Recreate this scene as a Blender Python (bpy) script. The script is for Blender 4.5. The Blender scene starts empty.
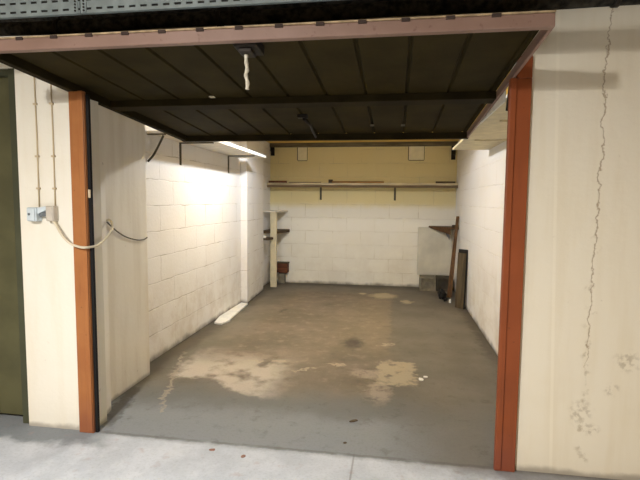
import bpy, bmesh, math, random
from mathutils import Vector, Matrix
random.seed(7)
scn = bpy.context.scene
COL = scn.collection

# ------------------------------------------------------------------ helpers
def lin(r, g, b):
    f = lambda c: (c/255/12.92) if c/255 <= 0.04045 else ((c/255+0.055)/1.055)**2.4
    return (f(r), f(g), f(b), 1.0)

class NT:
    """small helper for node materials"""
    def __init__(self, name, rough=0.8, metal=0.0, spec=0.3):
        self.m = bpy.data.materials.new(name); self.m.use_nodes = True
        self.t = self.m.node_tree; self.n = self.t.nodes; self.l = self.t.links
        self.b = self.n['Principled BSDF']
        self.b.inputs['Roughness'].default_value = rough
        self.b.inputs['Metallic'].default_value = metal
        self.b.inputs['Specular IOR Level'].default_value = spec
        self.tc = self.n.new('ShaderNodeTexCoord')
        self.sep = None
    def set(self, sock, v):
        if isinstance(v, (int, float)): sock.default_value = v
        elif isinstance(v, tuple): sock.default_value = v
        else: self.l.new(v, sock)
    def obj(self): return self.tc.outputs['Object']
    def xyz(self):
        if not self.sep:
            self.sep = self.n.new('ShaderNodeSeparateXYZ'); self.l.new(self.obj(), self.sep.inputs[0])
        return self.sep.outputs[0], self.sep.outputs[1], self.sep.outputs[2]
    def math(self, op, a, b=0.0, c=0.0, clamp=False):
        n = self.n.new('ShaderNodeMath'); n.operation = op; n.use_clamp = clamp
        for s, v in zip(n.inputs, (a, b, c)): self.set(s, v)
        return n.outputs[0]
    def comb(self, x, y, z=0.0):
        n = self.n.new('ShaderNodeCombineXYZ')
        for s, v in zip(n.inputs, (x, y, z)): self.set(s, v)
        return n.outputs[0]
    def noise(self, scale, detail=4, rough=0.55, vec=None, off=None):
        n = self.n.new('ShaderNodeTexNoise')
        n.inputs['Scale'].default_value = scale; n.inputs['Detail'].default_value = detail
        n.inputs['Roughness'].default_value = rough
        v = vec if vec is not None else self.obj()
        if off:
            m = self.n.new('ShaderNodeMapping'); self.l.new(v, m.inputs[0])
            m.inputs['Location'].default_value = off; v = m.outputs[0]
        self.l.new(v, n.inputs['Vector'])
        return n.outputs['Fac']
    def step(self, v, lo, hi):        # smoothstep, lo may exceed hi
        n = self.n.new('ShaderNodeMapRange'); n.interpolation_type = 'SMOOTHSTEP'
        inv = lo > hi
        self.set(n.inputs[0], v)
        n.inputs[1].default_value = min(lo, hi); n.inputs[2].default_value = max(lo, hi)
        n.inputs[3].default_value = 1.0 if inv else 0.0
        n.inputs[4].default_value = 0.0 if inv else 1.0
        return n.outputs[0]
    def mix(self, fac, a, b):
        n = self.n.new('ShaderNodeMix'); n.data_type = 'RGBA'
        self.set(n.inputs[0], fac); self.set(n.inputs[6], a); self.set(n.inputs[7], b)
        return n.outputs[2]
    def color(self, v): self.set(self.b.inputs['Base Color'], v)
    def bump(self, h, strength=0.3, dist=0.01):
        n = self.n.new('ShaderNodeBump'); n.inputs['Strength'].default_value = strength
        n.inputs['Distance'].default_value = dist
        self.l.new(h, n.inputs['Height']); self.l.new(n.outputs[0], self.b.inputs['Normal'])
    def ell(self, x, y, cx, cy, rx, ry, soft=0.25):
        dx = self.math('DIVIDE', self.math('SUBTRACT', x, cx), rx)
        dy = self.math('DIVIDE', self.math('SUBTRACT', y, cy), ry)
        d = self.math('SQRT', self.math('ADD', self.math('MULTIPLY', dx, dx), self.math('MULTIPLY', dy, dy)))
        return self.step(d, 1+soft, 1-soft)
    def box(self, x, y, x0, x1, y0, y1, soft=0.03):
        a = self.step(x, x0-soft, x0+soft); b = self.step(x, x1+soft, x1-soft)
        c = self.step(y, y0-soft, y0+soft); d = self.step(y, y1+soft, y1-soft)
        return self.math('MULTIPLY', self.math('MULTIPLY', a, b), self.math('MULTIPLY', c, d))
    def seg(self, x, y, ax, ay, bx, by, w, soft=0.5):
        # distance to a segment
        L = math.hypot(bx-ax, by-ay); ux, uy = (bx-ax)/L, (by-ay)/L
        px = self.math('SUBTRACT', x, ax); py = self.math('SUBTRACT', y, ay)
        t = self.math('ADD', self.math('MULTIPLY', px, ux), self.math('MULTIPLY', py, uy))
        d = self.math('ABSOLUTE', self.math('SUBTRACT', self.math('MULTIPLY', px, uy), self.math('MULTIPLY', py, ux)))
        m = self.step(d, w*(1+soft), w*(1-soft))
        return self.math('MULTIPLY', m, self.math('MULTIPLY', self.step(t, -w, w), self.step(t, L+w, L-w)))

def plain(name, rgb, rough=0.7, metal=0.0, var=0.12, scale=9.0, spec=0.3, bump=0.0):
    k = NT(name, rough, metal, spec)
    c = lin(*rgb)
    dark = tuple(x*(1-2*var) for x in c[:3])+(1,); lite = tuple(min(1, x*(1+var)) for x in c[:3])+(1,)
    f = k.noise(scale, 5)
    k.color(k.mix(k.step(f, 0.3, 0.7), dark, lite))
    if bump: k.bump(k.noise(scale*6, 4), bump, 0.004)
    return k.m

def wood(name, rgb, rough=0.75, axis=0, scale=14):
    k = NT(name, rough); c = lin(*rgb)
    x, y, z = k.xyz(); v = [k.math('MULTIPLY', s, 1.0) for s in (x, y, z)]
    v[axis] = k.math('MULTIPLY', (x, y, z)[axis], 0.08)
    f = k.noise(scale*3, 5, vec=k.comb(*v))
    k.color(k.mix(k.step(f, 0.3, 0.7), tuple(a*0.55 for a in c[:3])+(1,), tuple(min(1, a*1.2) for a in c[:3])+(1,)))
    k.bump(f, 0.25, 0.003)
    return k.m

class B:
    """collects shapes, in world coordinates, for ONE mesh"""
    def __init__(self): self.bm = bmesh.new()
    def hexa(self, p, mi=0):           # 8 corners: bottom 4 ccw, top 4 ccw
        v = [self.bm.verts.new(q) for q in p]
        for f in ((3,2,1,0),(4,5,6,7),(0,1,5,4),(1,2,6,5),(2,3,7,6),(3,0,4,7)):
            self.bm.faces.new([v[i] for i in f]).material_index = mi
        return self
    def box(self, x0, x1, y0, y1, z0, z1, mi=0):
        return self.hexa([(x0,y0,z0),(x1,y0,z0),(x1,y1,z0),(x0,y1,z0),(x0,y0,z1),(x1,y0,z1),(x1,y1,z1),(x0,y1,z1)], mi)
    def prism(self, pts, z0, z1, mi=0):
        a = [self.bm.verts.new((x,y,z0)) for x,y in pts]; b = [self.bm.verts.new((x,y,z1)) for x,y in pts]
        n = len(pts)
        self.bm.faces.new(a[::-1]).material_index = mi; self.bm.faces.new(b).material_index = mi
        for i in range(n): self.bm.faces.new((a[i],a[(i+1)%n],b[(i+1)%n],b[i])).material_index = mi
        return self
    def tube(self, pts, r, seg=8, mi=0, caps=True):
        pts = [Vector(p) for p in pts]; rs = r if isinstance(r, (list, tuple)) else [r]*len(pts)
        rings = []; prev = None
        for i, p in enumerate(pts):
            t = (pts[min(i+1,len(pts)-1)]-pts[max(i-1,0)]).normalized()
            if prev is None:
                a = Vector((0,0,1)) if abs(t.z) < 0.9 else Vector((1,0,0))
                u = t.cross(a).normalized()
            else: u = (prev - t*prev.dot(t)).normalized()
            prev = u; w = t.cross(u)
            rings.append([self.bm.verts.new(p + (u*math.cos(2*math.pi*k/seg)+w*math.sin(2*math.pi*k/seg))*rs[i]) for k in range(seg)])
        for a, b in zip(rings, rings[1:]):
            for k in range(seg):
                f = self.bm.faces.new((a[k],a[(k+1)%seg],b[(k+1)%seg],b[k])); f.smooth = True; f.material_index = mi
        if caps:
            self.bm.faces.new(rings[0][::-1]).material_index = mi; self.bm.faces.new(rings[-1]).material_index = mi
        return self
    def build(self, name, mats, parent=None, bevel=0.0):
        o_loc = Vector(parent['_w']) if parent else None
        me = bpy.data.meshes.new(name)
        bmesh.ops.recalc_face_normals(self.bm, faces=self.bm.faces)
        if o_loc is None:
            xs = [v.co for v in self.bm.verts]
            lo = Vector((min(v.x for v in xs),min(v.y for v in xs),min(v.z for v in xs)))
            hi = Vector((max(v.x for v in xs),max(v.y for v in xs),max(v.z for v in xs)))
            o_loc = Vector((0,0,0)) if self.keep else Vector(((lo.x+hi.x)/2,(lo.y+hi.y)/2,lo.z))
        bmesh.ops.translate(self.bm, verts=self.bm.verts, vec=-o_loc)
        self.bm.to_mesh(me); self.bm.free()
        o = bpy.data.objects.new(name, me); COL.objects.link(o)
        for m in (mats if isinstance(mats, (list, tuple)) else [mats]): me.materials.append(m)
        if parent: o.parent = parent; o['_w'] = parent['_w']
        else: o.location = o_loc; o['_w'] = tuple(o_loc)
        if bevel:
            md = o.modifiers.new('edge', 'BEVEL'); md.width = bevel; md.segments = 2; md.limit_method = 'ANGLE'
        return o
    keep = False

def struct(name, b, mat, bevel=0.0, parent=None):
    b.keep = True
    o = b.build(name, mat, parent, bevel)
    if not parent: o['kind'] = 'structure'
    return o
def tag(o, label, cat, group=None, kind=None):
    o['label'] = label; o['category'] = cat
    if group: o['group'] = group
    if kind: o['kind'] = kind
    return o
def thing(name, label, cat, loc, group=None):
    o = bpy.data.objects.new(name, None); COL.objects.link(o); o.empty_display_size = 0.1
    o.location = loc; o['_w'] = tuple(loc)
    return tag(o, label, cat, group)
def smooth_path(pts, n=8):
    P = [Vector(p) for p in pts]; out = []
    for i in range(len(P)-1):
        p0, p1, p2, p3 = P[max(i-1,0)], P[i], P[i+1], P[min(i+2,len(P)-1)]
        for k in range(n):
            t = k/n
            out.append(0.5*((2*p1)+(p2-p0)*t+(2*p0-5*p1+4*p2-p3)*t*t+(3*p1-p0-3*p2+p3)*t**3))
    out.append(P[-1]); return out

# ------------------------------------------------------------------ sizes (metres)
XL, XR, YB = -2.20, 1.02, 5.75            # garage side walls and back wall
PA, PB, PC, PD = -1.977, -1.876, 0.579, 0.690   # door posts
ZC = 2.52                                 # garage ceiling
ZK = 2.80                                 # corridor ceiling
CX0, CX1, CY0 = -7.0, 6.5, -6.2           # corridor extents

# ------------------------------------------------------------------ materials
def blockwall(name, plane, base, joint, bw=0.5, bh=0.25, offx=0.0, upper=None):
    k = NT(name, 0.75, 0, 0.25)
    x, y, z = k.xyz(); h = x if plane == 'xz' else y
    wob = k.math('MULTIPLY', k.math('SUBTRACT', k.noise(5, 3), 0.5), 0.03)
    vec = k.comb(k.math('ADD', k.math('ADD', h, offx), wob), k.math('ADD', z, wob))
    br = k.n.new('ShaderNodeTexBrick'); k.l.new(vec, br.inputs['Vector'])
    br.inputs['Scale'].default_value = 1.0
    br.inputs['Brick Width'].default_value = bw; br.inputs['Row Height'].default_value = bh
    br.inputs['Mortar Size'].default_value = 0.006; br.inputs['Mortar Smooth'].default_value = 0.9
    br.inputs['Color1'].default_value = (1,1,1,1); br.inputs['Color2'].default_value = (0.9,0.9,0.9,1)
    br.inputs['Mortar'].default_value = (0,0,0,1)
    c = lin(*base); j = lin(*joint)
    cb = c
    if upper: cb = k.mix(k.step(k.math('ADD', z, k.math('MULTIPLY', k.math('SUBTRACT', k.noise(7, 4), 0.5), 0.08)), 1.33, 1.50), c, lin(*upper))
    worn = k.step(k.noise(3.6, 5, 0.65), 0.42, 0.66)
    col = k.mix(k.math('MULTIPLY', br.outputs['Fac'], k.math('MULTIPLY', worn, 0.75)), cb, j)
    col = k.mix(k.math('MULTIPLY', k.step(k.noise(1.3, 6, off=(3,1,7)), 0.45, 0.75), 0.25), col, tuple(a*b for a, b in zip(c[:3], (0.86,0.80,0.68)))+(1,))
    low = k.math('MULTIPLY', k.step(k.math('ADD', z, k.math('MULTIPLY', k.noise(2.5, 5, off=(8,2,3)), 0.9)), 1.5, 0.55), k.step(k.noise(3.2, 6, 0.65, off=(5,7,1)), 0.38, 0.66))
    col = k.mix(k.math('MULTIPLY', low, 0.30 if not upper else 0.15), col, lin(176,152,116))
    # grubby specks and a dirty foot
    spk = k.step(k.noise(24, 3, off=(1,5,2)), 0.70, 0.78)
    col = k.mix(k.math('MULTIPLY', spk, 0.35), col, lin(140,120,90))
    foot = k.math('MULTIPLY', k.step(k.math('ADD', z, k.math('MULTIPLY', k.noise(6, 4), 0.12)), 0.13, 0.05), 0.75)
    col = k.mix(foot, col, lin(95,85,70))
    k.color(col)
    hh = k.math('ADD', k.math('MULTIPLY', br.outputs['Fac'], -0.7), k.math('MULTIPLY', k.noise(30, 5), 0.5))
    k.bump(hh, 0.6, 0.008)
    return k.m
M_left  = blockwall('painted_block_left', 'yz', (239,235,230), (166,152,128), 0.55, 0.24, 0.13)
M_right = blockwall('painted_block_right', 'yz', (240,236,231), (208,199,182), 0.55, 0.24, 0.3)
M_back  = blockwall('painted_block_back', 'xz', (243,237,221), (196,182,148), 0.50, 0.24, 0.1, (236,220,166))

def plaster(name, base, stain, crack=False):
    k = NT(name, 0.8, 0, 0.2)
    x, y, z = k.xyz()
    c = lin(*base); col = c
    v = k.comb(k.math('MULTIPLY', x, 6.0), k.math('MULTIPLY', y, 6.0), k.math('MULTIPLY', z, 0.7))
    streak = k.step(k.noise(1.6, 4, vec=v), 0.42, 0.75)
    col = k.mix(k.math('MULTIPLY', streak, 0.30), c, lin(*stain))
    blot = k.step(k.noise(1.1, 5, off=(2,2,9)), 0.5, 0.75)
    col = k.mix(k.math('MULTIPLY', blot, 0.22), col, lin(*stain))
    spk = k.step(k.noise(17, 3, off=(4,8,3)), 0.71, 0.79)
    col = k.mix(k.math('MULTIPLY', spk, 0.4), col, lin(130,112,84))
    hgt = k.noise(26, 5)
    if crack:
        wob = k.math('MULTIPLY', k.math('SUBTRACT', k.noise(9, 4, 0.7, off=(0,0,5)), 0.5), 0.10)
        cx = k.math('ADD', k.math('ADD', x, wob), k.math('MULTIPLY', z, -0.012))
        d = k.math('ABSOLUTE', k.math('SUBTRACT', cx, 1.03))
        line = k.math('MULTIPLY', k.step(d, 0.005, 0.001), k.step(z, 0.45, 0.8))
        gap = k.step(k.noise(4.0, 2, off=(9,1,0)), 0.36, 0.50)
        line = k.math('MULTIPLY', line, k.math('MAXIMUM', gap, k.step(z, 1.2, 1.5)))
        flake = k.math('MULTIPLY', k.step(d, 0.045, 0.010), k.step(k.noise(15, 4, off=(6,0,1)), 0.55, 0.68))
        flake = k.math('MULTIPLY', flake, k.step(z, 1.5, 1.1))
        col = k.mix(k.math('MULTIPLY', flake, 0.4), col, lin(150,132,98))
        col = k.mix(k.math('MULTIPLY', line, 0.6), col, lin(140,112,72))
        seam = k.step(k.math('ABSOLUTE', k.math('SUBTRACT', k.math('ADD', x, k.math('MULTIPLY', z, 0.03)), 0.885)), 0.012, 0.004)
        col = k.mix(k.math('MULTIPLY', seam, 0.5), col, lin(240,232,212))
        # smudges low on the wall
        for (sx, sz, rx, rz) in ((1.02,0.36,0.05,0.06),(1.07,0.27,0.05,0.03),(1.24,0.66,0.06,0.05),(1.17,0.50,0.03,0.03)):
            e = k.ell(k.math('ADD', x, wob), z, sx, sz, rx, rz, 0.6)
            col = k.mix(k.math('MULTIPLY', e, k.math('MULTIPLY', k.step(k.noise(30, 3), 0.45, 0.62), 0.4)), col, lin(135,118,88))
        hgt = k.math('ADD', hgt, k.math('MULTIPLY', k.math('ADD', line, flake), -1.5))
    foot = k.math('MULTIPLY', k.step(k.math('ADD', z, k.math('MULTIPLY', k.noise(8, 4), 0.06)), 0.075, 0.035), 0.6)
    col = k.mix(foot, col, lin(120,112,102))
    k.color(col); k.bump(hgt, 0.35, 0.005)
    return k.m
M_fl = plaster('cream_paint_left', (231,226,212), (218,206,180))
M_fr = plaster('cream_paint_right', (231,223,203), (214,199,166), True)
M_jamb = plaster('pale_render', (242,236,224), (204,190,166))
M_shelfwhite = plain('white_shelf_paint', (224,215,198), 0.7, var=0.06)
M_ceil = plain('ceiling_paint', (244,208,112), 0.9, var=0.08, scale=3)
M_corr = plain('corridor_paint', (150,130,90), 0.9, var=0.05, scale=2)
M_corrceil = plain('corridor_ceiling_paint', (112,92,56), 0.9, var=0.08, scale=2)

def floor_mat():
    k = NT('concrete_floor', 0.72, 0, 0.3)
    x, y, z = k.xyz()
    n1 = k.math('SUBTRACT', k.noise(3.0, 6, 0.6), 0.5); n2 = k.math('SUBTRACT', k.noise(3.0, 6, 0.6, off=(7,3,0)), 0.5)
    f1 = k.math('SUBTRACT', k.noise(14, 4, 0.6), 0.5)
    xw = k.math('ADD', x, k.math('MULTIPLY', n1, 0.35)); yw = k.math('ADD', y, k.math('MULTIPLY', n2, 0.45))
    f2 = k.math('SUBTRACT', k.noise(11, 5, 0.65, off=(4,9,0)), 0.5)
    xs = k.math('ADD', x, k.math('ADD', k.math('MULTIPLY', f1, 0.20), k.math('MULTIPLY', n1, 0.14))); ys = k.math('ADD', y, k.math('ADD', k.math('MULTIPLY', n2, 0.22), k.math('MULTIPLY', f2, 0.22)))
    mott = k.noise(8, 6, 0.7, off=(2,6,0))
    grain = k.noise(60, 4, 0.7); cloud = k.noise(1.6, 6, 0.6, off=(1,9,0))
    dark = lin(108,101,89); brown = lin(126,113,98); grey = lin(112,114,115); lightb = lin(188,177,163)
    col = k.mix(k.step(cloud, 0.35, 0.7), dark, lin(122,115,103))
    # browner middle, worn by tyres
    mid = k.box(xw, yw, -1.70, -0.05, 0.95, 5.0, 0.22)
    col = k.mix(k.math('MULTIPLY', mid, 0.9), col, k.mix(k.step(cloud, 0.3, 0.7), lin(106,95,80), brown))
    # right edge of the brown part is a crisp line
    edge = k.math('MULTIPLY', k.math('MULTIPLY', k.step(xs, -0.95, -0.10), k.step(xs, 0.0, -0.05)), k.math('MULTIPLY', k.step(ys, 1.7, 2.2), k.step(ys, 5.0, 4.3)))
    col = k.mix(k.math('MULTIPLY', edge, 0.5), col, lin(142,128,106))
    # smoother grey strip behind the threshold
    th = k.math('MULTIPLY', k.step(yw, 1.0, 0.55), k.math('ADD', 0.45, k.math('MULTIPLY', k.step(xw, 0.35, -0.25), 0.55)))
    col = k.mix(k.math('MULTIPLY', th, 0.85), col, grey)
    th2 = k.math('MULTIPLY', k.step(yw, 0.62, 0.30), k.step(xw, 0.5, -0.2))
    col = k.mix(k.math('MULTIPLY', th2, 0.7), col, lin(144,149,153))
    col = k.mix(k.math('MULTIPLY', k.math('MULTIPLY', mid, k.step(mott, 0.50, 0.72)), 0.5), col, lin(158,144,124))
    col = k.mix(k.math('MULTIPLY', k.step(mott, 0.47, 0.30), 0.35), col, lin(78,71,62))
    # pale worn patch left of centre
    pa = k.math('MULTIPLY', k.step(k.math('ADD', ys, k.math('MULTIPLY', k.step(xs, -1.6, -1.0), 0.30)), 0.96, 1.06), k.step(yw, 1.95, 1.15))
    pa = k.math('MULTIPLY', pa, k.math('MULTIPLY', k.step(xs, -1.95, -1.8), k.step(xw, -0.75, -1.10)))
    col = k.mix(k.math('MULTIPLY', pa, k.step(k.noise(5, 5), 0.28, 0.55)), col, lightb)
    # pale square patch and its tail
    pb = k.math('MULTIPLY', k.box(xs, ys, -0.12, 0.20, 1.15, 1.72, 0.03), k.step(k.noise(7, 4, off=(2,0,0)), 0.30, 0.48))
    col = k.mix(k.math('MULTIPLY', pb, 0.75), col, lin(176,162,136))
    pt = k.math('MAXIMUM', k.ell(xs, ys, -0.10, 1.0, 0.10, 0.22, 0.4), k.ell(xs, ys, -0.22, 1.36, 0.14, 0.10, 0.4))
    col = k.mix(k.math('MULTIPLY', k.math('MULTIPLY', pt, k.step(mott, 0.35, 0.55)), 0.6), col, lin(172,158,140))
    # pale patches far back
    pc = k.math('MAXIMUM', k.ell(xs, ys, -0.16, 4.85, 0.20, 0.20, 0.4), k.ell(xs, ys, 0.20, 4.45, 0.08, 0.14, 0.4))
    pc = k.math('MAXIMUM', pc, k.ell(xs, ys, -0.50, 4.98, 0.07, 0.09, 0.4))
    col = k.mix(k.math('MULTIPLY', pc, 0.75), col, lin(186,170,140))
    # thin pale dashes
    for (ax, ay, bx, by, w) in ((-0.62,1.54,-0.44,1.52,0.02),(-1.35,1.48,-0.98,1.55,0.022),(-0.10,2.2,0.0,2.28,0.03),(-0.85,1.3,-0.7,1.42,0.02)):
        s = k.seg(xs, ys, ax, ay, bx, by, w)
        col = k.mix(k.math('MULTIPLY', s, 0.65), col, lin(178,164,142))
    # pale scrape beside the left wall
    sc = k.math('MAXIMUM', k.seg(xs, ys, -1.60, 0.34, -1.83, 0.95, 0.016), k.seg(xs, ys, -1.83, 0.95, -2.03, 1.66, 0.018))
    col = k.mix(k.math('MULTIPLY', k.math('MULTIPLY', sc, k.step(mott, 0.3, 0.55)), 0.6), col, lin(172,160,142))
    # oil spots
    oil = k.ell(xs, ys, -0.42, 2.23, 0.10, 0.17, 0.8)
    col = k.mix(k.math('MULTIPLY', oil, 0.75), col, lin(52,46,42))
    oil2 = k.math('MAXIMUM', k.ell(xs, ys, -1.17, 1.46, 0.05, 0.09, 0.5), k.ell(xs, ys, -1.50, 3.55, 0.04, 0.12, 0.6))
    col = k.mix(k.math('MULTIPLY', oil2, 0.6), col, lin(66,58,50))
    # darker band along the foot of the walls
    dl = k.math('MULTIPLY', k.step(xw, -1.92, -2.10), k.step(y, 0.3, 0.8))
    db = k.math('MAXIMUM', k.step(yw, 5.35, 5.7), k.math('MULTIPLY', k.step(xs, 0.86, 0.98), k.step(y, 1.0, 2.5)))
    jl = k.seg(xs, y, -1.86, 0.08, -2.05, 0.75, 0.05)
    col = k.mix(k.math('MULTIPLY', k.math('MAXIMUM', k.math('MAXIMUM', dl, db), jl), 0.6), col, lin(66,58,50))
    # corridor concrete in front of the opening
    cw = k.math('ADD', y, k.math('MULTIPLY', f1, 0.05))
    cor = k.step(cw, 0.02, -0.06)
    cc = k.mix(k.step(k.noise(4, 6, 0.65, off=(5,5,0)), 0.3, 0.7), lin(180,186,193), lin(203,207,213))
    bl = k.math('MULTIPLY', k.step(k.math('ADD', xw, k.math('MULTIPLY', y, 1.0)), -1.75, -2.05), k.step(yw, -0.26, -0.14))
    cc = k.mix(k.math('MULTIPLY', bl, 0.9), cc, lin(122,128,132))
    jn = k.step(k.math('ABSOLUTE', k.math('SUBTRACT', x, -0.21)), 0.008, 0.003)
    cc = k.mix(k.math('MULTIPLY', jn, 0.5), cc, lin(110,106,102))
    pinkish = k.step(k.noise(9, 4, off=(3,3,0)), 0.60, 0.72)
    cc = k.mix(k.math('MULTIPLY', pinkish, 0.3), cc, lin(168,142,136))
    rp = k.math('MULTIPLY', k.step(xw, 0.05, 0.45), k.step(yw, -0.16, -0.02))
    cc = k.mix(k.math('MULTIPLY', rp, 0.6), cc, lin(112,108,104))
    col = k.mix(cor, col, cc)
    ln = k.math('MULTIPLY', k.step(k.math('ABSOLUTE', k.math('SUBTRACT', k.math('ADD', y, k.math('MULTIPLY', f1, 0.03)), 0.0)), 0.022, 0.006), k.step(k.noise(3, 3, off=(0,4,0)), 0.35, 0.5))
    ln = k.math('MULTIPLY', ln, k.math('MULTIPLY', k.step(x, -1.9, -1.8), k.step(x, 0.62, 0.55)))
    col = k.mix(k.math('MULTIPLY', ln, 0.5), col, lin(84,80,78))
    col = k.mix(k.math('MULTIPLY', k.step(grain, 0.45, 0.75), 0.18), col, lin(70,62,54))
    k.color(col); k.bump(k.math('ADD', k.math('MULTIPLY', grain, 0.5), cloud), 0.25, 0.006)
    return k.m
M_floor = floor_mat()

def rust_paint(name, ca, cb):
    k = NT(name, 0.5, 0, 0.3)
    c = k.mix(k.step(k.noise(3, 5), 0.3, 0.7), lin(*ca), lin(*cb))
    x, y, z = k.xyz()
    v = k.comb(k.math('MULTIPLY', x, 40.0), k.math('MULTIPLY', y, 40.0), k.math('MULTIPLY', z, 2.0))
    c = k.mix(k.math('MULTIPLY', k.step(k.noise(1.0, 3, vec=v), 0.55, 0.75), 0.35), c, lin(104,58,36))
    c = k.mix(k.math('MULTIPLY', k.step(k.noise(30, 3, off=(2,2,2)), 0.68, 0.74), 0.5), c, lin(80,48,34))
    foot = k.math('MULTIPLY', k.step(k.math('ADD', z, k.math('MULTIPLY', k.noise(7,4), 0.2)), 0.36, 0.12), 0.5)
    c = k.mix(foot, c, lin(126,72,60))
    k.color(c); return k.m
M_rust = rust_paint('orange_brown_paint', (154,96,54), (168,110,63)); M_rustdk = rust_paint('rust_brown_paint', (132,68,35), (146,76,40))
def lip_paint():
    k = NT('faded_red_paint', 0.5, 0, 0.4)
    c = k.mix(k.step(k.noise(2.5, 5), 0.3, 0.7), lin(126,99,85), lin(140,113,100))
    c = k.mix(k.math('MULTIPLY', k.step(k.noise(26, 4), 0.62, 0.70), 0.5), c, lin(100,66,54))
    k.color(c); return k.m
M_lip = lip_paint()
M_chip = plain('bare_cream_edge', (176,154,120), 0.7, var=0.2, scale=20)
M_slot = plain('dark_slot', (62,50,44), 0.9, var=0.05)
M_olive = plain('dark_olive_paint', (50,42,19), 0.75, var=0.14, scale=4, spec=0.08)
M_olivedk = plain('darker_olive_paint', (43,36,18), 0.75, var=0.14, scale=5, spec=0.08)
M_green = plain('green_door_paint', (84,82,56), 0.6, var=0.12, scale=3)
M_greendk = plain('green_frame_paint', (70,72,54), 0.6, var=0.12, scale=3)
M_black = plain('black_scrap_and_shade', (22,20,19), 0.8, var=0.1)
M_iron = plain('black_iron', (44,38,32), 0.6, 0.3, var=0.2)
M_bracket = plain('grey_brown_steel', (92,84,66), 0.6, 0.2, var=0.15)
M_galv = plain('galvanised_steel', (124,133,131), 0.6, 0.0, var=0.08, scale=14)
M_lag = plain('dark_lagging', (46,43,36), 0.95, var=0.5, scale=28, bump=0.8)
M_cablek = plain('dark_cable', (36,35,33), 0.6, var=0.1)
M_conduit = plain('tan_conduit', (198,180,148), 0.6, var=0.06)
M_boxblue = plain('pale_blue_plastic', (200,210,214), 0.45, var=0.05)
M_boxgrey = plain('grey_plastic', (196,188,174), 0.5, var=0.05)
M_boxdk = plain('dark_grey_plastic', (104,110,112), 0.5, var=0.05)
M_cablew = plain('cream_cable', (214,202,176), 0.5, var=0.05)
M_rope = plain('white_rope', (206,198,178), 0.9, var=0.12, scale=60, bump=0.3)
M_brown = wood('brown_timber', (104,74,46), axis=2)
M_dkwood = wood('dark_shelf_wood', (84,68,48), axis=0)
M_shelfshade = wood('brown_grey_shelf_shade', (132,112,84), axis=0)
M_lath = wood('orange_lath', (158,112,56), axis=0)
M_pale = wood('pale_painted_timber', (214,200,166), axis=0)
M_upright = plain('cream_upright_paint', (216,204,170), 0.7, var=0.06)
M_red = wood('red_brown_timber', (104,60,40), axis=0)
M_panel = wood('grey_brown_board', (88,75,54), axis=2, scale=8)
M_conc = plain('grey_concrete', (136,128,110), 0.9, var=0.15, scale=12, bump=0.5)
M_concdk = plain('dark_concrete', (76,70,60), 0.9, var=0.15, scale=12, bump=0.5)
M_vent = plain('cream_vent_block', (250,240,206), 0.7, var=0.04)
M_board = plain('off_white_board', (214,207,188), 0.7, var=0.07, scale=3)
M_white = plain('white_painted_plank', (238,234,224), 0.6, var=0.05)
M_topshade = wood('grey_ceiling_shade', (120,108,84), axis=0)
M_leaf = plain('dry_leaf', (150,112,98), 0.8, var=0.15)
M_bluegrey = plain('blue_grey_paint', (118,116,118), 0.7, var=0.1)

# ------------------------------------------------------------------ setting
struct('floor', B().box(CX0, CX1, CY0, YB+0.2, -0.15, 0.0), M_floor)
struct('wall_left', B().prism([(XL-0.25,1.0),(XL,1.0),(XL,4.5),(-2.25,4.5),(-2.25,YB+0.2),(XL-0.25,YB+0.2)], 0, ZC), M_left)
struct('wall_right', B().box(XR, XR+0.2, 0.2, YB+0.2, 0, ZC), M_right)
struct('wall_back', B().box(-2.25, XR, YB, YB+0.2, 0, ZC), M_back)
struct('ceiling_shade_beam', B().box(XL, XR, 3.0, 3.18, 2.38, ZC), M_ceil, 0.006)  # unseen beam added to keep the bulb's light off the upper back wall
struct('ceiling', B().box(XL-0.2, XR+0.2, 0.2, YB+0.2, ZC, ZC+0.12), M_ceil)
# chimney-like pier standing proud of the left wall
struct('wall_left_pier', B().prism([(XL,3.90),(-2.10,3.90),(-2.155,4.95),(-2.25,4.95),(-2.25,4.505),(XL,4.505)], 0, ZC), M_left, 0.010)
# thick stretch of wall behind the left door post
struct('wall_left_return', B().prism([(-2.40,0.20),(-2.012,0.20),(-2.045,0.315),(-2.045,1.0),(-2.40,1.0)], 0, ZC).prism([(-2.012,0.17),(-1.935,0.16),(-1.965,0.31),(-2.045,0.315)], 0, 2.118), M_jamb, 0.006)
# front wall: left of the opening, right of it, and the band above
struct('wall_front_left', B().box(-2.36, PA+0.005, 0.0, 0.20, 0, ZK).box(PA+0.005, -1.90, 0.07, 0.155, 0, 2.118), M_fl)
struct('wall_front_right', B().box(PD-0.005, CX1, 0.0, 0.20, 0, ZK).box(0.63, PD-0.005, 0.07, 0.20, 0, ZK), M_fr)
struct('wall_front_top', B().box(PA+0.005, 0.63, 0.05, 0.20, 2.30, ZK), M_fl)
struct('wall_front_far', B().box(CX0, -4.9, 0.0, 0.20, 0, ZK).box(-4.9, -2.36, 0.0, 0.20, 2.31, ZK), M_fl)
struct('wall_corridor', B().box(CX0, CX1, CY0-0.2, CY0, 0, ZK), M_corr)
struct('wall_corridor_end', B().box(CX0-0.2, CX0, CY0-0.2, 0.2, 0, ZK), M_corr)
struct('wall_corridor_side', B().box(CX1, CX1+0.2, CY0-0.2, 0.2, 0, ZK), M_corr)
struct('ceiling_corridor', B().box(CX0-0.2, CX1+0.2, CY0-0.2, 0.2, ZK, ZK+0.15), M_corrceil)
# grey strip stands in for the shadow under the ceiling
struct('trim_1', B().box(-2.25, XR, YB-0.045, YB, 2.445, ZC), M_topshade, 0.004)

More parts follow.
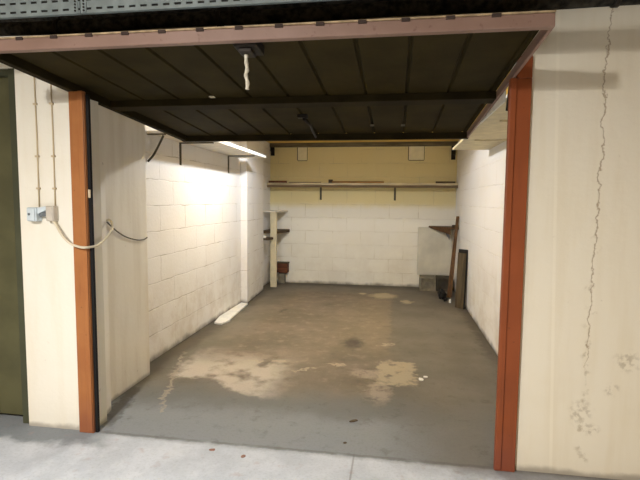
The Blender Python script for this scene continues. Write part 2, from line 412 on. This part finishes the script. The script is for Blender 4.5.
# ------------------------------------------------------------------ door posts
def post(x0, x1, inner, label):
    t = thing('door_post', label, 'door post', ((x0+x1)/2, 0, 0), 'steel posts of the garage opening')
    f = B().box(x0, x1, -0.026, -0.001, 0, 2.147)
    if inner == 'left': f.box(0.612, x1, -0.026, -0.001, 2.147, 2.262)
    pm = M_rust if inner == 'right' else M_rustdk
    f.build('face_channel', pm, t, 0.004)
    # narrow raised flange leaves a groove down the face
    a, b = (x1-0.034, x1-0.002) if inner == 'right' else (x0+0.002, x0+0.034)
    B().box(a, b, -0.036, -0.026, 0.015, 2.147).build('flange', pm, t, 0.003)
    if inner == 'right':
        B().box(x1, x1+0.020, -0.010, 0.012, 0.0, 2.13).build('gap_shade_strip', M_black, t, 0.003)  # black strip stands in for the shaded gap inside the post
        B().box(x1+0.003, x1+0.020, -0.016, -0.0105, 1.505, 1.555).build('latch_keep', M_conduit, t, 0.002)
    return t
post(PA, PB, 'right', 'orange brown steel door post in front of the left jamb, white cable crossing it')
post(PC, PD, 'left', 'dark rust brown steel door post beside the cracked cream wall')

# ------------------------------------------------------------------ the open up-and-over door
F0 = Vector((0, -0.656, 2.19)); dv = Vector((0, 2.264, -0.145)); LEN = dv.length; dv.normalize()
nv = Vector((0, -dv.z, dv.y))
def D(x, s, h): p = F0 + dv*s + nv*h; return (x, p.y, p.z)
def dbox(b, x0, x1, s0, s1, h0, h1, mi=0):
    return b.hexa([D(x0,s0,h0),D(x1,s0,h0),D(x1,s1,h0),D(x0,s1,h0),D(x0,s0,h1),D(x1,s0,h1),D(x1,s1,h1),D(x0,s1,h1)], mi)
DX0, DX1 = -1.993, 0.605
door = thing('garage_door', 'raised up-and-over garage door with dark olive ribbed underside and faded red edge', 'garage door', tuple(F0))
# ribbed sheet: a real folded profile with a V-groove at every rib
ribs = [-1.95+0.2505*i for i in range(11)]
prof = [(DX0+0.02, 0.045)]
for r in ribs:
    if r-0.02 > DX0+0.02 and r+0.02 < DX1-0.02:
        prof += [(r-0.012, 0.045), (r-0.004, 0.058), (r+0.004, 0.058), (r+0.012, 0.045)]
prof.append((DX1-0.02, 0.045))
sb = B(); bm = sb.bm
ra = [[bm.verts.new(D(x, s, h)) for x, h in prof] for s in (0.03, LEN-0.02)]
rb = [[bm.verts.new(D(x, s, h+0.004)) for x, h in prof] for s in (0.03, LEN-0.02)]
for i in range(len(prof)-1):
    bm.faces.new((ra[0][i], ra[0][i+1], ra[1][i+1], ra[1][i])); bm.faces.new((rb[0][i], rb[1][i], rb[1][i+1], rb[0][i+1]))
sb.build('ribbed_sheet', M_olive, door)
lip = dbox(B(), DX0, DX1, 0.0, 0.035, 0.0, 0.055)
lip.build('front_rail', M_lip, door, 0.004)
ed = dbox(B(), DX0, DX1, -0.004, 0.030, 0.0555, 0.062)
xx = -1.95
while xx < 0.5:
    dbox(ed, xx, xx+0.035, -0.007, 0.0, 0.046, 0.060, 1); xx += 0.178
ed.build('worn_edge_strip', [M_chip, M_slot], door)['label'] = 'worn cream strip with dark slots'
dbox(B(), DX0, DX0+0.045, 0.035, LEN-0.03, 0.0, 0.05).build('side_rail', M_olivedk, door, 0.003)  # dark olive where the right rail is red, painting its shade
dbox(B(), DX1-0.016, DX1, 0.035, LEN-0.03, 0.0, 0.05).build('side_rail', M_lip, door, 0.003)
dbox(B(), DX0, DX1, LEN-0.045, LEN, -0.005, 0.05).build('rear_rail', M_olivedk, door, 0.004)
dbox(B(), DX0+0.045, DX1-0.016, 1.02, 1.14, 0.0, 0.046).build('cross_rail', M_olivedk, door, 0.004)
# lock case and pull rope
lk = B(); dbox(lk, -0.735, -0.625, 0.06, 0.19, 0.0, 0.046); dbox(lk, -0.715, -0.655, 0.075, 0.16, -0.02, 0.0)
lk = lk.build('lock_case', M_iron, door, 0.006)
p0 = Vector(D(-0.690, 0.115, -0.02))
rope = [p0, p0+Vector((0.0,0,-0.03)), p0+Vector((0.004,0.0,-0.065)), p0+Vector((-0.002,0,-0.09)), p0+Vector((0.006,0,-0.125)), p0+Vector((0.004,0,-0.155))]
B().tube(smooth_path(rope, 5), [0.0085+0.0012*math.sin(i*1.3) for i in range(26)], 10).build('pull_rope', M_rope, lk)['label'] = 'white pull rope hanging from the lock'
lt = B(); dbox(lt, -0.735, -0.665, 1.49, 1.53, 0.02, 0.046)
lt.tube([D(-0.69,1.51,0.012), D(-0.665,1.66,0.0), D(-0.69,1.9,0.006), D(-0.72,LEN-0.02,0.02)], 0.010, 8)
lt.build('latch_rod', M_iron, door)
for (x, s) in ((-1.20, 0.99), (-0.2, 1.87), (0.046, 1.88)):
    q = B(); dbox(q, x-0.016, x+0.016, s-0.02, s+0.05 if s > 1.5 else s+0.01, 0.040, 0.0455)
    q.build('scuff_plate', M_bracket if s > 1.5 else M_rope, door)
# swinging side arms that carry the door, and their pivots
for x in (DX0+0.01, DX1-0.01):
    sx = -1 if x < -1 else 1
    B().tube([D(x+0.012*sx, 0.72, 0.02), (x+0.012*sx, 0.13, 2.01)], 0.012, 8).build('lift_arm', M_iron, door)

# ------------------------------------------------------------------ closed green door to the left
gd = thing('garage_door', 'closed dark green garage door left of the cream pier', 'garage door', (-3.6, 0.1, 0))
pb_ = B()
for i in range(11):
    x = -4.84+0.22*i
    pb_.box(x, x+0.216, 0.07, 0.11, 0.03, 2.27)
pb_.build('panel', M_green, gd, 0.004)
B().box(-2.425, -2.36, 0.02, 0.12, 0, 2.31).build('frame', M_greendk, gd, 0.004)
B().box(-4.9, -4.84, 0.02, 0.12, 0, 2.31).build('frame', M_greendk, gd, 0.004)
B().box(-4.84, -2.425, 0.03, 0.12, 2.27, 2.31).build('head_rail', M_greendk, gd, 0.004)

# ------------------------------------------------------------------ cable tray, cables and lagged pipes overhead
tr = thing('cable_tray', 'grey perforated steel cable tray on edge above the raised door front', 'cable tray', (-1.0, -0.652, 2.338))
TX0, TX1 = -3.6, 2.6
def tray_piece(x0, x1):
    b = B(); rows = [2.357, 2.397]; hh = 0.010
    zs = [2.338]
    for r in rows: zs += [r-hh/2, r+hh/2]
    zs.append(2.424)
    for i in range(0, len(zs), 2): b.box(x0, x1, -0.663, -0.660, zs[i], zs[i+1])
    n = int(round((x1-x0)/0.054))
    for r in rows:
        for i in range(n):
            a = x0+(x1-x0)*i/n
            b.box(a, a+0.023, -0.663, -0.660, r-hh/2, r+hh/2)
    b.box(x0, x1, -0.660, -0.644, 2.338, 2.341); b.box(x0, x1, -0.660, -0.644, 2.421, 2.424)
    return b
tray_piece(TX0, -1.435).build('tray_length', M_galv, tr)
tray_piece(-1.431, TX1).build('tray_length', M_galv, tr)
cp = B().box(-1.466, -1.442, -0.667, -0.6635, 2.340, 2.422).box(-1.424, -1.400, -0.667, -0.6635, 2.340, 2.422)
for z in (2.348, 2.362, 2.376, 2.390, 2.404, 2.416):
    for x in (-1.454, -1.412): cp.tube([(x, -0.667, z), (x, -0.6705, z)], 0.0045, 8, 1)
cp.build('splice_plate', [M_galv, M_iron], tr)
for x in (-3.0, -0.6, 1.9):
    B().tube([(x, -0.652, 2.424), (x, -0.652, ZK+0.01)], 0.005, 6).build('hanger_rod', M_galv, tr)
for i, (yy, r) in enumerate(((2.357,0.0075),(2.397,0.009))):
    pts = [(x, -0.6595+r, yy+0.002*math.sin(x*2+i)) for x in [TX0+0.1+0.25*j for j in range(25)]]
    tag(B().tube(pts, r, 8).build('power_cable', M_cablek), ('thinner' if i == 0 else 'thicker')+' black cable run along the perforated overhead tray', 'cable', 'cables in the overhead tray')
def pipe(y, z, r, label):
    t = thing('lagged_pipe', label, 'pipe', (0, y, z-r), 'dark pipes under the corridor ceiling')
    pts = [(CX0+0.1+0.3*j, y, z+0.004*math.sin(j*1.7)) for j in range(45)]
    B().tube(pts, r, 14).build('lagging', M_lag, t)
    for x in (-3.2, -1.70, -0.85, 0.9, 2.4):
        B().tube([(x-0.012, y, z), (x+0.012, y, z)], r+0.006, 14).tube([(x, y, z+r), (x, y, ZK+0.01)], 0.006, 8).build('clip', M_iron, t)
    return t
pipe(-0.45, 2.365, 0.033, 'thinner dark lagged pipe just above the raised door front edge')
pipe(-0.13, 2.60, 0.095, 'thick dark pipe added over the unlit top of the front wall')  # dark pipe added so the top of the wall reads as unlit

# ------------------------------------------------------------------ conduits, boxes, cable on the left pier
for x, zb, lab in ((-2.217, 1.445, 'thin tan conduit running down into the pale blue box'), (-2.105, 1.445, 'thin tan conduit running down into the grey box')):
    t = thing('conduit', lab, 'conduit', (x, -0.008, zb), 'conduits on the cream pier')
    B().tube([(x, -0.008, zb), (x+0.002, -0.008, 1.9), (x-0.002, -0.008, 2.50)], 0.0042, 8).build('tube', M_conduit, t)
    for z in (1.56, 1.76, 2.08, 2.38):
        B().box(x-0.012, x+0.012, -0.016, -0.001, z-0.006, z+0.006).build('clip', M_conduit, t, 0.002)
bx = thing('junction_box', 'pale blue square junction box at the end of the outer conduit', 'junction box', (-2.235, -0.03, 1.36), 'electrical boxes on the cream pier')
B().box(-2.268, -2.203, -0.055, 0.001, 1.355, 1.442).build('body', M_boxblue, bx, 0.006)
bl_ = B().box(-2.262, -2.209, -0.062, -0.055, 1.361, 1.436).build('lid', M_boxblue, bx, 0.003)
B().tube([(-2.245, -0.0625, 1.40), (-2.245, -0.066, 1.40)], 0.008, 10).build('knob', M_boxdk, bl_)
ln_ = B().hexa([(-2.203,-0.045,1.400),(-2.140,-0.045,1.425),(-2.140,-0.004,1.425),(-2.203,-0.004,1.400),(-2.203,-0.045,1.440),(-2.135,-0.045,1.452),(-2.135,-0.004,1.452),(-2.203,-0.004,1.440)])
ln_.build('angled_arm', M_boxblue, bx, 0.004)
B().hexa([(-2.195,-0.040,1.385),(-2.143,-0.040,1.385),(-2.143,-0.004,1.385),(-2.195,-0.004,1.385),(-2.195,-0.040,1.398),(-2.143,-0.040,1.422),(-2.143,-0.004,1.422),(-2.195,-0.004,1.398)]).build('cable_gland', M_boxdk, bx, 0.003)
b2 = thing('junction_box', 'grey junction box from which the drooping cable leaves', 'junction box', (-2.115, -0.03, 1.36), 'electrical boxes on the cream pier')
B().box(-2.140, -2.088, -0.05, 0.001, 1.358, 1.452).build('body', M_boxgrey, b2, 0.005)
B().box(-2.135, -2.093, -0.056, -0.05, 1.364, 1.446).build('lid', M_boxgrey, b2, 0.003)
cab = [(-2.11,-0.03,1.359),(-2.087,-0.035,1.345),(-2.025,-0.06,1.275),(-1.965,-0.07,1.227),(-1.912,-0.07,1.207),(-1.866,-0.06,1.201),(-1.850,0.03,1.206),(-1.863,0.12,1.233),(-1.870,0.2,1.273),(-1.890,0.26,1.303),(-1.918,0.30,1.334),(-1.970,0.35,1.352),(-2.03,0.40,1.342)]
tag(B().tube(smooth_path(cab, 6), 0.0080, 8).build('electric_cable', M_cablew), 'cream cable drooping from the grey junction box across the orange brown post', 'cable')
wr = [(-2.036,0.40,1.350),(-2.034,0.49,1.29),(-2.034,0.573,1.245),(-2.034,0.665,1.208),(-2.033,0.77,1.182),(-2.033,0.85,1.170),(-2.034,0.93,1.170),(-2.036,0.98,1.182)]
tag(B().tube(smooth_path(wr, 6), 0.005, 6).build('electric_wire', M_bracket), 'thin dark wire sagging along the pale wall behind the cable', 'wire')

# ------------------------------------------------------------------ left wall shelf
sl = thing('wall_shelf', 'long white board shelf high on the left block wall', 'shelf', (-2.0, 2.5, 2.08), 'shelves along the walls')
B().prism([(XL,1.3),(-2.02,1.3),(-2.02,1.68),(-1.79,1.68),(-1.79,3.74),(XL,3.74)], 2.082, 2.106).build('board', M_shelfwhite, sl, 0.003)
B().box(-1.795, -1.775, 1.9, 3.74, 2.078, 2.112).build('edge_strip', M_white, sl, 0.003)['label'] = 'whiter strip for the lit front edge'  # whiter strip paints the light caught by the shelf edge
for y, a in ((1.32, 0.17), (1.97, 0.36), (3.40, 0.36)):
    br = B().box(XL, XL+a, y-0.014, y+0.014, 2.070, 2.082)
    if y > 1.5: br.box(XL, XL+0.010, y-0.016, y+0.016, 1.852, 2.072)
    br.build('angle_bracket', M_bracket, sl, 0.002)
B().tube(smooth_path([(-2.10,1.42,2.078),(-2.13,1.40,2.0),(-2.16,1.35,1.90),(-2.19,1.30,1.835)]), 0.010, 8).build('brace', M_bracket, sl)

# right wall shelf (same height), of two boards
sr = thing('wall_shelf', 'pale board shelf high on the right wall, raised lip at its near end', 'shelf', (0.85, 1.5, 2.08), 'shelves along the walls')
B().box(0.620, XR, 0.25, 2.23, 2.082, 2.104).build('board', M_upright, sr, 0.003)
B().box(0.620, XR, 2.236, 2.89, 2.082, 2.104).build('board', M_upright, sr, 0.003)
B().box(0.609, 0.620, 0.25, 0.82, 2.082, 2.150).build('edge_lip', M_white, sr, 0.003)['label'] = 'white raised lip'
B().box(0.609, 0.620, 0.82, 1.35, 2.082, 2.115).build('edge_strip', M_white, sr, 0.003)  # whiter lip and strip paint the lit stretch of this edge
for y in (0.9, 2.0):
    B().box(XR-0.30, XR, y-0.014, y+0.014, 2.070, 2.082).box(XR-0.010, XR, y-0.016, y+0.016, 1.86, 2.072).build('angle_bracket', M_pale, sr, 0.002)

# back wall shelf
sk = thing('wall_shelf', 'pale board shelf across the whole back wall', 'shelf', (-0.6, 5.63, 1.8), 'shelves along the walls')
B().box(-2.25, XR, 5.50, YB, 1.772, 1.808).build('board', M_pale, sk, 0.003)
B().box(-2.25, XR, 5.515, 5.535, 1.728, 1.772).build('edge_strip', M_shelfshade, sk, 0.003)['label'] = 'dark strip for the shadow under the board'  # dark strip stands in for the shadow below the shelf
for x in (-1.32, -0.012):
    B().box(x-0.014, x+0.014, 5.536, YB, 1.760, 1.772).box(x-0.017, x+0.017, YB-0.012, YB, 1.515, 1.762).build('angle_bracket', M_bracket, sk, 0.002)
def lath(x0, x1, y0, y1, h, m, lab, cat='timber', nm='timber_lath'):
    tag(B().box(x0, x1, y0, y1, 1.8085, 1.8085+h).build(nm, m, None, 0.003), lab, cat)
lath(-1.09, -0.20, 5.52, 5.56, 0.030, M_lath, 'long orange brown lath lying on the middle of the back shelf')
lath(-1.16, -1.09, 5.57, 5.64, 0.060, M_dkwood, 'small dark wood block at the end of the lath on the back shelf', 'wood block', 'wood_block')
lath(-2.22, -1.90, 5.52, 5.60, 0.035, M_red, 'red brown timber offcut at the left end of the back shelf', 'timber', 'timber_offcut')
lath(-1.86, -1.28, 5.51, 5.53, 0.012, M_dkwood, 'thin dark strip on the back shelf beside the red brown offcut', 'timber', 'timber_strip')
lath(0.66, 0.98, 5.52, 5.58, 0.030, M_dkwood, 'dark timber offcut at the right end of the back shelf', 'timber', 'timber_offcut')

# two pale square blocks set into the top of the back wall, two dark brackets in its corners
for x0, x1, lab in ((-1.741, -1.576, 'pale square vent block high on the back wall left of centre'), (0.212, 0.466, 'larger pale vent block high on the back wall near the right corner')):
    t = thing('vent_block', lab, 'vent', ((x0+x1)/2, YB, 2.21), 'vent blocks on the back wall')
    B().box(x0, x1, YB-0.012, YB+0.002, 2.215, 2.443).build('cover', M_vent, t, 0.003)
    B().box(x0-0.014, x0-0.002, YB-0.006, YB+0.002, 2.215, 2.443).box(x1+0.002, x1+0.009, YB-0.006, YB+0.002, 2.215, 2.443).box(x0-0.002, x1+0.002, YB-0.006, YB+0.002, 2.203, 2.213).build('seal', M_bracket, t)
for x, y0, z0, lab in ((-2.205, YB-0.03, 2.30, 'short dark bracket high in the back left corner'), (0.955, YB-0.03, 2.215, 'short dark bracket high in the back right corner')):
    tag(B().box(x-0.035, x+0.035, YB-0.010, YB+0.002, z0, 2.446).box(x-0.035, x+0.035, YB-0.045, YB-0.010, z0+0.08, 2.444).build('corner_bracket', M_iron, None, 0.003), lab, 'bracket', 'corner brackets of the back wall')

# ------------------------------------------------------------------ back left corner
up_ = tag(B().box(-2.112, -2.004, 5.235, 5.275, 0.0, 1.292).build('upright_board', M_upright, None, 0.003), 'narrow cream upright board holding the corner shelves', 'board')
def corner_shelf(pts, z0, z1, mat, lab):
    t = thing('corner_shelf', lab, 'shelf', (pts[0][0], pts[0][1], z0), 'corner shelves')
    return B().prism(pts, z0, z1).build('shelf_board', mat, t, 0.003)
g = corner_shelf([(-2.25,YB),(-1.925,YB),(-1.96,5.45),(-2.02,5.22),(-2.25,5.20)], 1.293, 1.322, M_shelfwhite, 'pale corner shelf on top of the cream upright board')
g = corner_shelf([(-2.25,YB),(-1.885,YB),(-1.99,5.29),(-2.25,5.29)], 0.925, 0.98, M_dkwood, 'dark corner shelf behind the cream upright board')
g = corner_shelf([(-2.25,5.225),(-2.055,5.225),(-2.085,5.0),(-2.25,4.96)], 0.83, 0.87, M_dkwood, 'small dark shelf between the block pier and the upright board')
tag(B().hexa([(-2.215,4.97,0.8705),(-2.125,4.98,0.8705),(-2.125,5.04,0.8705),(-2.215,5.04,0.8705),(-2.215,4.97,0.915),(-2.13,4.98,0.910),(-2.13,5.04,0.91),(-2.215,5.04,0.92)]).build('white_tin', M_white, None, 0.006), 'small white object on the small dark shelf', 'tin')
tag(B().box(-2.07, -1.955, 5.62, 5.745, 0.0, 0.178).build('concrete_stub', M_conc, None, 0.008), 'pale concrete stub on the floor in the back left corner', 'block')
t = thing('wooden_box', 'small red brown wooden box on the concrete stub', 'box', (-2.0, 5.66, 0.1785))
B().box(-2.10, -1.895, 5.60, 5.745, 0.20, 0.365).build('body', M_red, t, 0.006)
B().box(-2.11, -1.885, 5.59, 5.747, 0.365, 0.385).build('lid', M_dkwood, t, 0.003)
B().box(-2.06, -1.92, 5.63, 5.74, 0.1785, 0.20).build('base', M_dkwood, t, 0.003)
# white plank on the floor against the left wall
pk = B().prism([(-2.135,2.70),(-2.035,2.675),(-1.99,2.84),(-2.01,2.95),(-2.062,3.80),(-2.175,3.85),(-2.185,3.0)], 0.0, 0.022)
tag(pk.build('white_plank', M_white, None, 0.003), 'white painted plank lying on the floor along the left wall', 'plank')

# ------------------------------------------------------------------ back right corner
bp = thing('panel_board', 'off white board standing on the concrete blocks against the back wall', 'board', (0.7, 5.72, 0.2))
B().prism([(0.40,5.715),(0.98,5.715),(0.98,5.745),(0.40,5.745)], 0.225, 1.06).build('sheet', M_board, bp, 0.012)
for x0, x1, m, lab in ((0.44, 0.70, M_conc, 'grey concrete block on the floor under the off white board'), (0.715, 0.96, M_concdk, 'darker concrete block nearer the back right corner')):
    t = thing('concrete_block', lab, 'block', ((x0+x1)/2, 5.5, 0), 'concrete blocks under the board')
    b = B().box(x0, x1, 5.42, 5.745, 0.0, 0.03).box(x0, x1, 5.42, 5.745, 0.195, 0.224)
    b.box(x0, x0+0.03, 5.42, 5.745, 0.03, 0.195).box(x1-0.03, x1, 5.42, 5.745, 0.03, 0.195).box(x0+0.03, x1-0.03, 5.47, 5.745, 0.03, 0.195)
    b.build('shell', m, t)
g = corner_shelf([(XR,YB-0.036),(0.575,YB-0.036),(0.88,5.28),(XR,5.22)], 1.055, 1.085, M_brown, 'brown triangular corner shelf above the off white board')
B().hexa([(0.60,5.69,1.045),(0.90,5.30,0.965),(0.905,5.32,0.965),(0.61,5.71,1.045),(0.60,5.69,1.055),(0.89,5.28,1.055),(0.90,5.30,1.055),(0.61,5.71,1.055)]).build('apron', M_brown, g)
B().box(0.92, XR-0.002, 5.25, 5.33, 1.085, 1.125).build('batten', M_dkwood, g)
B().hexa([(0.84,5.55,1.0),(0.90,5.45,0.86),(0.905,5.47,0.86),(0.845,5.57,1.0),(0.80,5.55,1.04),(0.90,5.45,1.04),(0.905,5.47,1.04),(0.805,5.57,1.04)]).build('brace', M_bluegrey, g)['label'] = 'blue grey brace under the shelf'
# leaning timber
a0, a1 = Vector((0.868, 4.93, 0.0)), Vector((0.992, 5.20, 1.27))
w_ = Vector((0.038, -0.005, 0)); t_ = Vector((0.004, 0.030, 0))
lp = B().hexa([a0-w_, a0+w_, a0+w_+t_, a0-w_+t_, a1-w_*0.6, a1+w_*0.6, a1+w_*0.6+t_, a1-w_*0.6+t_])
tag(lp.build('leaning_timber', M_brown, None, 0.003), 'tall brown timber leaning in the back right corner', 'timber')
# grey brown board leaning on the right wall
lb = thing('leaning_board', 'short grey brown board leaning on the right wall, dark block at its top', 'board', (0.93, 4.15, 0))
def LB(u, d, z):     # u across, d through, z up; leans to the wall
    return (0.868 + 0.128*u + 0.030*(z/0.83) + 0.010*d, 4.22 - 0.13*u + 0.05*d + 0.06*(z/0.83), z)
def lbox(b, u0, u1, d0, d1, z0, z1): return b.hexa([LB(u0,d0,z0),LB(u1,d0,z0),LB(u1,d1,z0),LB(u0,d1,z0),LB(u0,d0,z1),LB(u1,d0,z1),LB(u1,d1,z1),LB(u0,d1,z1)])
lbox(B(), 0, 0.80, 0, 1, 0, 0.78).build('board', M_panel, lb, 0.004)
lbox(B(), 0.80, 0.93, 0.1, 1.1, 0, 0.80).build('shadow_gap', M_black, lb, 0.003)  # black strip painted in for the shadow gap beside the board
lbox(B(), 0.05, 0.92, -0.1, 1.2, 0.78, 0.83).build('top_block', M_iron, lb, 0.006)
# dark rubbish between them
rb_ = thing('scrap_bag', 'crumpled black scrap on the floor beside the leaning timber', 'scrap', (0.8, 4.7, 0))
b = B()
bmesh.ops.create_icosphere(b.bm, subdivisions=3, radius=1.0)
for v in b.bm.verts:
    n = 1+0.22*math.sin(5*v.co.x+2)*math.cos(6*v.co.y)+0.15*math.sin(9*v.co.z+v.co.x*7)
    v.co = Vector((0.752+0.060*v.co.x*n, 4.86+0.16*v.co.y*n, max(0.0, 0.055+0.075*v.co.z*n)))
for f in b.bm.faces: f.smooth = True
b.build('bag', M_black, rb_)
B().tube([(0.77, 4.72, 0.018), (0.80, 4.64, 0.03), (0.76, 4.57, 0.02)], 0.018, 8).build('strap', M_black, rb_)
tag(B().hexa([(0.815,4.515,0.0),(0.845,4.50,0.0),(0.855,4.525,0.0),(0.825,4.54,0.0),(0.82,4.515,0.05),(0.845,4.505,0.06),(0.85,4.525,0.06),(0.825,4.535,0.05)]).build('white_scrap', M_white, None, 0.005), 'small white scrap beside the crumpled black scrap', 'scrap')

# ------------------------------------------------------------------ bits on the floor
def chip(x, y, rx, ry, h, m, nm, lab, cat, rot=0.0, group=None):
    n = 7; pts = []
    for i in range(n):
        a = 2*math.pi*i/n; k = 0.75+0.35*random.random()
        u, v = rx*k*math.cos(a), ry*k*math.sin(a)
        pts.append((x+u*math.cos(rot)-v*math.sin(rot), y+u*math.sin(rot)+v*math.cos(rot)))
    tag(B().prism(pts, 0.0, h).build(nm, m), lab, cat, group)
chip(0.247, 1.30, 0.025, 0.035, 0.006, M_white, 'paint_flake', 'larger white paint flake right of the pale floor patch', 'paint flake', 0.3, 'paint flakes on the floor')
chip(0.285, 1.365, 0.022, 0.020, 0.006, M_white, 'paint_flake', 'smaller white paint flake beyond the larger one', 'paint flake', 0.8, 'paint flakes on the floor')
chip(-0.248, 0.44, 0.035, 0.014, 0.006, M_dkwood, 'wood_splinter', 'dark splinter on the grey floor inside the opening', 'splinter', 0.7)
chip(-1.057, -0.087, 0.024, 0.012, 0.004, M_leaf, 'dry_leaf', 'reddish dry leaf on the threshold, further from the joint line', 'leaf', 0.2, 'dry leaves on the threshold')
chip(-0.848, -0.125, 0.018, 0.014, 0.004, M_leaf, 'dry_leaf', 'reddish dry leaf on the corridor floor nearer the joint line', 'leaf', 0.9, 'dry leaves on the threshold')
chip(-0.277, 0.134, 0.014, 0.010, 0.004, M_dkwood, 'grit_stone', 'tiny dark stone just inside the threshold', 'stone', 0.3)

# ------------------------------------------------------------------ corridor lamps out of view; the two far ones are added fill
def emis(name, col, s):
    m = bpy.data.materials.new(name); m.use_nodes = True; n = m.node_tree.nodes
    e = n.new('ShaderNodeEmission'); e.inputs[0].default_value = col; e.inputs[1].default_value = s
    m.node_tree.links.new(e.outputs[0], n['Material Output'].inputs[0]); return m
M_glow = emis('lamp_glass', (1,0.95,0.88,1), 6)
def lamp(x, y, z, power, col, r, lab):
    t = thing('corridor_lamp', lab, 'lamp', (x, y, z), 'corridor lamps')
    b = B().tube([(x,y,ZK+0.002), (x,y,z+0.075)], 0.02, 12)
    b.build('stem', M_galv, t)
    B().tube([(x,y,z+0.075), (x,y,z+0.02)], [0.05, r+0.03], 24).build('housing', M_galv, t)
    B().tube([(x,y,z+0.02), (x,y,z+0.004)], r, 24).build('diffuser', M_glow, t)
    L = bpy.data.lights.new('corridor_light', 'AREA'); L.shape = 'DISK'; L.size = 2*r; L.energy = power; L.color = col
    o = bpy.data.objects.new('corridor_light', L); COL.objects.link(o); o.location = (x, y, z)   # an area lamp shines straight down
lamp(-1.38, -3.2, 2.60, 228, (1.0,0.98,0.955), 0.08, 'round corridor lamp in front of the garage opening')
lamp(4.6, -3.4, 2.60, 62, (1.0,0.66,0.26), 0.08, 'unseen fill lamp added along the corridor beyond the cracked wall')
lamp(-5.6, -3.4, 2.60, 62, (1.0,0.66,0.26), 0.08, 'unseen fill lamp added along the corridor beyond the green door')
# the lens of the near lamp also sheds a little light sideways
L = bpy.data.lights.new('corridor_glow', 'POINT'); L.energy = 65; L.color = (1.0,0.98,0.955); L.shadow_soft_size = 0.06
o = bpy.data.objects.new('corridor_glow', L); COL.objects.link(o); o.location = (-1.38, -3.2, 2.535)
gl = thing('ceiling_lamp', 'bare bulb lamp under the garage ceiling above the raised door end', 'lamp', (-1.12, 2.8, ZC))
B().tube([(-1.12,2.8,ZC), (-1.12,2.8,ZC-0.02)], 0.06, 20).build('rose', M_white, gl)
B().tube([(-1.12,2.8,ZC-0.02), (-1.12,2.8,ZC-0.055)], 0.018, 12).build('holder', M_white, gl)
L = bpy.data.lights.new('garage_light', 'POINT'); L.energy = 119; L.color = (0.86,0.915,1.0); L.shadow_soft_size = 0.04
o = bpy.data.objects.new('garage_light', L); COL.objects.link(o); o.location = (-1.12, 2.8, 2.435)

w = bpy.data.worlds.new('world'); scn.world = w; w.use_nodes = True
w.node_tree.nodes['Background'].inputs[0].default_value = (0.9,0.8,0.6,1); w.node_tree.nodes['Background'].inputs[1].default_value = 0.05

# ------------------------------------------------------------------ camera
f, pitch, yaw, roll, dist, H = 476.8641, 0.0823, 0.1557, 0.0092, 2.708, 1.5
r_ = Vector((math.cos(yaw), math.sin(yaw), 0))
fw = Vector((-math.sin(yaw)*math.cos(pitch), math.cos(yaw)*math.cos(pitch), -math.sin(pitch)))
u_ = r_.cross(fw)
cr = r_*math.cos(roll) + u_*math.sin(roll); cu = u_*math.cos(roll) - r_*math.sin(roll)
cam = bpy.data.cameras.new('camera'); cam.sensor_width = 36; cam.lens = f/640*36; cam.clip_start = 0.05
co = bpy.data.objects.new('camera', cam); COL.objects.link(co)
M = Matrix((cr, cu, -fw)).transposed().to_4x4(); M.translation = Vector((0, -dist, H))
co.matrix_world = M
scn.camera = co
vs = scn.view_settings
vs.view_transform = 'Standard'; vs.look = 'None'; vs.exposure = 0.09; vs.gamma = 1.0; vs.use_curve_mapping = False
for o in list(bpy.data.objects):
    if '_w' in o: del o['_w']
